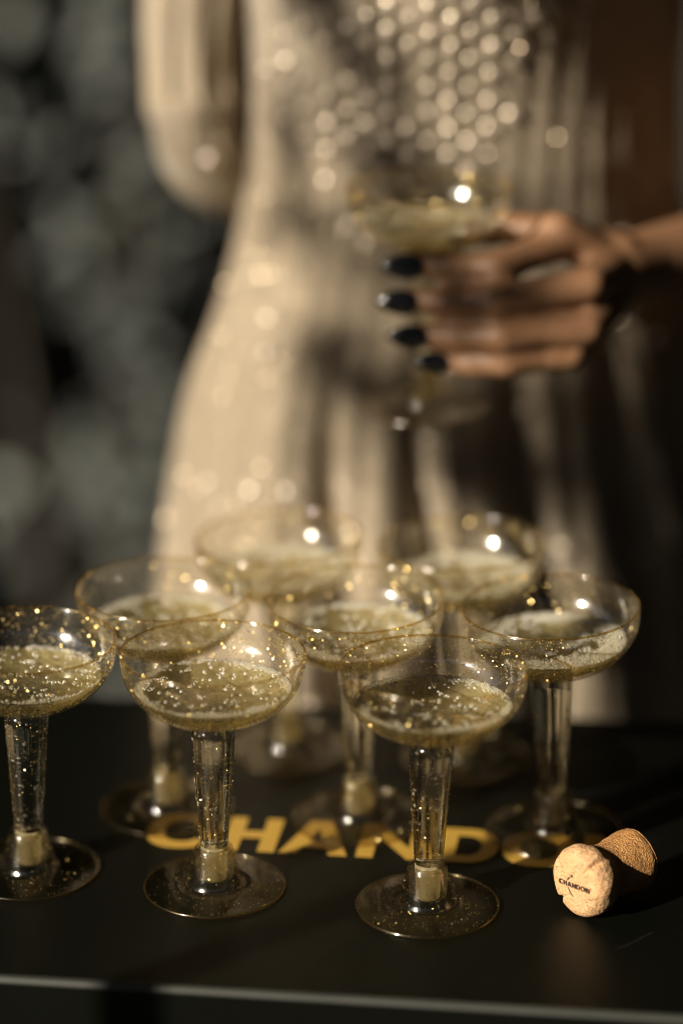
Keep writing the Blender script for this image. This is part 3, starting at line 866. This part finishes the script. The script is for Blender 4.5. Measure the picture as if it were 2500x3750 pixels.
# body: one continuous surface grown round a skeleton
def capsules(chains):
    bm = bmesh.new()
    def sphere(c, r, sc=(1, 1, 1)):
        bmesh.ops.create_icosphere(bm, subdivisions=3, radius=1, matrix=Matrix.Translation(c) @ Matrix.Diagonal((r * sc[0], r * sc[1], r * sc[2], 1)))
    for ch_ in chains:
        P = [(Vector(p[:3]), p[3]) for p in ch_]
        for (a, ra), (b, rb) in zip(P, P[1:]):
            n = max(1, int((b - a).length / (min(ra, rb) * .30)))
            for i in range(n + 1):
                u = i / n
                sphere(a.lerp(b, u), ra + (rb - ra) * u)
    return bm
fingers = {
 'index': [(.1190, 1.4760, 1.0190, .0098), (.0834, 1.4540, 1.0112, .0094), (.0582, 1.4590, 1.0106, .0084), (.0386, 1.4639, 1.0108, .0069)],
 'middle': [(.1325, 1.4490, 1.0030, .0102), (.0830, 1.4390, .9968, .0094), (.0556, 1.4475, .9940, .0083), (.0349, 1.4544, .9937, .0068)],
 'ring': [(.1320, 1.4455, .9800, .0096), (.0853, 1.4345, .9786, .0089), (.0602, 1.4432, .9764, .0079), (.0406, 1.4499, .9755, .0065)],
 'pinky': [(.1240, 1.4480, .9650, .0092), (.0890, 1.4373, .9630, .0078), (.0696, 1.4428, .9605, .0069), (.0531, 1.4500, .9612, .0057)]}
def flesh(f_):
    """knuckles stay full, the phalanges between them are slimmer"""
    out = [f_[0]]
    for a, b in zip(f_, f_[1:]):
        m = [(a[i] + b[i]) / 2 for i in range(3)]; m[1] += .0010
        out += [(*m, (a[3] + b[3]) / 2 * .93), (*b[:3], b[3] * 1.04)]
    return out
chains = [[rel(p) for p in flesh(f_)] for f_ in fingers.values()]
wrist = (.1520, 1.4920, 1.0000, .0185)
for k_, f_ in fingers.items():
    m0 = f_[0]; off = {'index': .008, 'middle': .003, 'ring': -.004, 'pinky': -.010}[k_]
    chains.append([rel(m0[:3] + (m0[3],)), rel((m0[0] + .010, m0[1] + .020, m0[2] * .6 + .4 * (1.0 + off), .0115)), rel((wrist[0], wrist[1], 1.0 + off, .0135))])
chains.append([rel(p) for p in ((.1463, 1.4900, 1.0050, .0135), (.1185, 1.4775, 1.0255, .0105), (.1050, 1.4830, 1.0255, .0090), (.0930, 1.4890, 1.0245, .0094), (.0700, 1.4965, 1.0195, .0078))])
chains.append([rel(p) for p in (wrist, (.1700, 1.5120, .9985, .0200), (.2000, 1.5430, .9930, .0255), (.2600, 1.6080, .9850, .0330), (.2950, 1.655, .985, .0350), (.297, 1.675, 1.08, .036), (.26, 1.68, 1.24, .040), (.19, 1.68, 1.34, .045), (.078, 1.70, 1.34, .05))])
chains.append([rel(p) for p in ((.078, 1.70, 1.34, .05), (-.015, 1.67, 1.34, .035), (-.068, 1.675, 1.24, .028), (-.086, 1.690, 1.12, .0245), (-.089, 1.688, 1.060, .0210), (-.0860, 1.682, 1.0235, .0180), (-.0750, 1.692, 1.0160, .0185), (-.0600, 1.714, 1.0030, .0185), (-.030, 1.772, .990, .0170), (.00, 1.80, .975, .0150), (.03, 1.80, .962, .014))])
chains.append([rel(p) for p in ((.078, 1.70, 1.36, .05), (.078, 1.70, 1.20, .065), (.078, 1.71, 1.0, .050), (.078, 1.715, .92, .055))])
chains.append([rel(p) for p in ((.078, 1.70, 1.36, .045), (.078, 1.695, 1.46, .042))])
for s_ in (-1, 1):
    chains.append([rel(p) for p in ((.078 + s_ * .03, 1.715, .90, .045), (.078 + s_ * .055, 1.71, .45, .040), (.078 + s_ * .06, 1.69, .09, .032), (.078 + s_ * .065, 1.62, .03, .026))])
body = bmobj('body', capsules(chains), m_skin, PE, smooth=True)
rm = body.modifiers.new('skin', 'REMESH'); rm.mode = 'VOXEL'; rm.voxel_size = .0021; rm.use_smooth_shade = True
sm = body.modifiers.new('soft', 'SMOOTH'); sm.factor = .5; sm.iterations = 12

# nails: pointed almond shapes
def nail(base_, tip_, wid):
    b, t = Vector(base_), Vector(tip_); d = (t - b); L = d.length; d.normalize()
    nfront = Vector((0, -1, .12)); nfront = (nfront - d * nfront.dot(d)).normalized(); s = d.cross(nfront)
    V, Fc = [], []; nu, nv = 14, 8
    for layer in (0, 1):
        for i in range(nu + 1):
            u = i / nu
            w_ = wid * (math.sqrt(max(0, 1 - ((.32 - u) / .34) ** 2)) if u < .32 else (1 - ((u - .32) / .68) ** 2.3))
            w_ = max(w_, .0004)
            for j in range(nv + 1):
                v_ = -1 + 2 * j / nv
                V.append(tuple(b + d * (L * u) + s * (w_ * v_) + nfront * (.0016 * (1 - v_ * v_) * min(1, w_ / wid + .3) - layer * .0009 - .0006 * u)))
    n1 = (nu + 1) * (nv + 1)
    for i in range(nu):
        for j in range(nv):
            a = i * (nv + 1) + j
            Fc.append((a, a + 1, a + nv + 2, a + nv + 1)); Fc.append((n1 + a, n1 + a + nv + 1, n1 + a + nv + 2, n1 + a + 1))
    ring_ = [j for j in range(nv + 1)] + [i * (nv + 1) + nv for i in range(1, nu + 1)] + [nu * (nv + 1) + j for j in range(nv - 1, -1, -1)] + [i * (nv + 1) for i in range(nu - 1, 0, -1)]
    for a, c_ in zip(ring_, ring_[1:] + ring_[:1]): Fc.append((a, a + n1, c_ + n1, c_))
    return mesh('nail', V, Fc)
for (f_, tip, wd) in (('index', (.0205, 1.4600, 1.0112), .0072), ('middle', (.0182, 1.4508, .9938), .0070), ('ring', (.0238, 1.4462, .9758), .0066), ('pinky', (.0380, 1.4465, .9618), .0060)):
    p3 = Vector(fingers[f_][3][:3]); p2 = Vector(fingers[f_][2][:3]); r3 = fingers[f_][3][3]
    bs = p3 + (p2 - p3) * .30 + Vector((0, -r3 * .92, r3 * .1))
    obj('nail', nail(rel(tuple(bs)), rel(tip), wd), m_nail, PE)
obj('nail', nail(rel((.0745, 1.4900, 1.0190)), rel((.0560, 1.4930, 1.0150)), .005), m_nail, PE)
# bracelet on the bent arm
bm = bmesh.new()
ctr = Vector(rel((-.0760, 1.691, 1.0165))); dirv = Vector((.030, .040, -.022)).normalized()
fq = dirv.to_track_quat('Z', 'Y').to_matrix().to_4x4()
for i in range(48):
    t = 2 * math.pi * i / 48; rb = .0009 if i % 6 else .0026
    bmesh.ops.create_uvsphere(bm, u_segments=12, v_segments=8, radius=rb, matrix=Matrix.Translation(ctr) @ fq @ Matrix.Translation(((.0196 + rb * .5) * math.cos(t), (.0196 + rb * .5) * math.sin(t), 0)))
br = bmobj('bracelet', bm, m_brace, PE, smooth=True)
bm = bmesh.new(); bmesh.ops.create_uvsphere(bm, u_segments=24, v_segments=16, radius=.0048, matrix=Matrix.Translation(rel((-.0770, 1.6610, 1.0275))))
bmobj('bead', bm, m_brace, br, smooth=True)

# ------------------------------------------------------------------ shrub behind
SH = empty('shrub', (-.30, 2.75, 0))
tag(SH, 'grey-green leafy shrub, heavily out of focus at the left behind the person', 'shrub')
rng = np.random.default_rng(77)
lv = [(0, -1, 0), (.42, -.35, .06), (.40, .35, .06), (0, 1, 0), (-.40, .35, .06), (-.42, -.35, .06), (0, 0, -.04)]
lf = [(6, 0, 1), (6, 1, 2), (6, 2, 3), (6, 3, 4), (6, 4, 5), (6, 5, 0)]
cl_c = [(.08, -.02, .92, .045, 44), (.10, .0, .80, .030, 16), (.13, .02, .70, .040, 34), (.10, -.05, .62, .050, 52), (.13, .0, .52, .050, 60), (.10, .0, .43, .055, 70), (.15, -.02, .36, .050, 40),
        (.03, .02, .70, .05, 16), (.03, .0, .50, .05, 16), (-.02, .05, .85, .08, 12), (-.04, .06, .42, .09, 12), (.05, .0, .28, .10, 40), (.16, .05, .95, .05, 18), (.35, .2, .6, .25, 160), (-.35, .1, .6, .2, 70), (.5, .2, 1.0, .2, 60)]
P_, N_, S_ = [], [], []
for cx, cy, cz, rr, n in cl_c:
    d = rng.normal(0, 1, (n, 3)); d /= np.linalg.norm(d, axis=1, keepdims=True); d *= (rng.random((n, 1)) ** .45) * rr * np.array([.8, 1, 1.6])
    P_.append(np.array([cx, cy, cz]) + d)
    N_.append(rng.normal(0, .7, (n, 3)) + np.array([-.5, -.9, .35])); s = rng.uniform(.012, .028, n)
    S_.append(np.stack([s, s, s], 1))
fo = scatter('foliage', lv, lf, np.concatenate(P_), np.concatenate(N_), np.concatenate(S_), m_leaf, SH, smooth=False, spin=rng.random(sum(len(p) for p in P_)) * 6)
tag(fo, kind='stuff')
for (bx, by), (tx_, ty_, tz_) in (((0, 0), (-.08, .0, .95)), ((.02, .01), (.1, .0, 1.0)), ((.03, 0), (.34, .2, .8)), ((-.03, 0), (-.3, .1, .75)), ((.0, .02), (.02, .05, .6))):
    obj('stem', tube([(bx, by, 0, .012), ((bx + tx_) / 2 + .02, by + ty_ / 2 + .01, tz_ * .5, .009), (tx_, ty_, tz_, .004)], seg=10), m_bark, SH)

# ------------------------------------------------------------------ slim post left of the camera whose shadow crosses the table
bandx, bandy = -.0950, 1.1515
k = .95
px_, py_ = bandx - math.sin(SUN_AZ) * k, bandy - math.cos(SUN_AZ) * k
PO = obj('timber_post', tube([(px_, py_, 0, .0125), (px_, py_, .8, .012), (px_ + .004, py_, 1.45, .0115)], seg=24), m_post)
tag(PO, 'slim weathered timber post standing left of the table outside the picture', 'post')

# ------------------------------------------------------------------ unseen tree added left of the table; leaf patches placed to dim the dress
TR = empty('added_shade_tree', (-2.95, .10, 0))
tag(TR, 'unseen tree added far to the left, its leaves placed to shade the dress', 'tree')
rng = np.random.default_rng(404)
ZENK = math.tan(SUN_EL)
def along(u, v, s_):      # u across the sunlight, v its height, s_ along it
    return (u * math.cos(SUN_AZ) + s_ * math.sin(SUN_AZ), -u * math.sin(SUN_AZ) + s_ * math.cos(SUN_AZ), v - s_ * ZENK)
tl, tn, ts = [], [], []
for u0, u1, v0, v1, n in ((-1.30, -1.21, 1.42, 1.64, 52), (-1.41, -1.335, 1.41, 1.485, 12), (-1.235, -1.130, 1.31, 1.44, 26), (-1.235, -1.180, 1.46, 1.64, 13), (-1.18, -1.13, 1.31, 1.44, 14), (-1.125, -1.05, 1.37, 1.47, 30), (-1.35, -1.05, 1.66, 1.95, 160), (-1.16, -1.04, 1.60, 1.88, 130), (-1.7, -1.3, 1.68, 2.1, 200)):
    for _ in range(n):
        p = along(rng.uniform(u0, u1), rng.uniform(v0, v1), rng.uniform(-2.45, -2.0))
        tl.append((p[0] + 2.95, p[1] - .10, p[2])); tn.append(rng.normal(0, 1, 3)); q_ = rng.uniform(.020, .030); ts.append((q_, q_, q_))
tag(scatter('foliage', lv, lf, tl, tn, ts, m_leaf, TR, smooth=False, spin=rng.random(len(tl)) * 6), kind='stuff')
obj('added_shade_trunk', tube([(0, 0, 0, .045), (.02, -.02, 1.2, .036), (.06, -.05, 2.3, .026), (.05, -.06, 3.0, .012)], seg=14), m_bark, TR)
for u_, v_ in ((-1.24, 1.72), (-1.14, 1.80), (-1.45, 1.9)):
    e_ = along(u_, v_, -2.2)
    obj('added_shade_branch', tube([(.06, -.05, 2.35, .016), ((e_[0] + 2.95) * .5, (e_[1] - .1) * .5, 2.78, .009), (e_[0] + 2.95, e_[1] - .10, e_[2], .004)], seg=10), m_bark, TR)
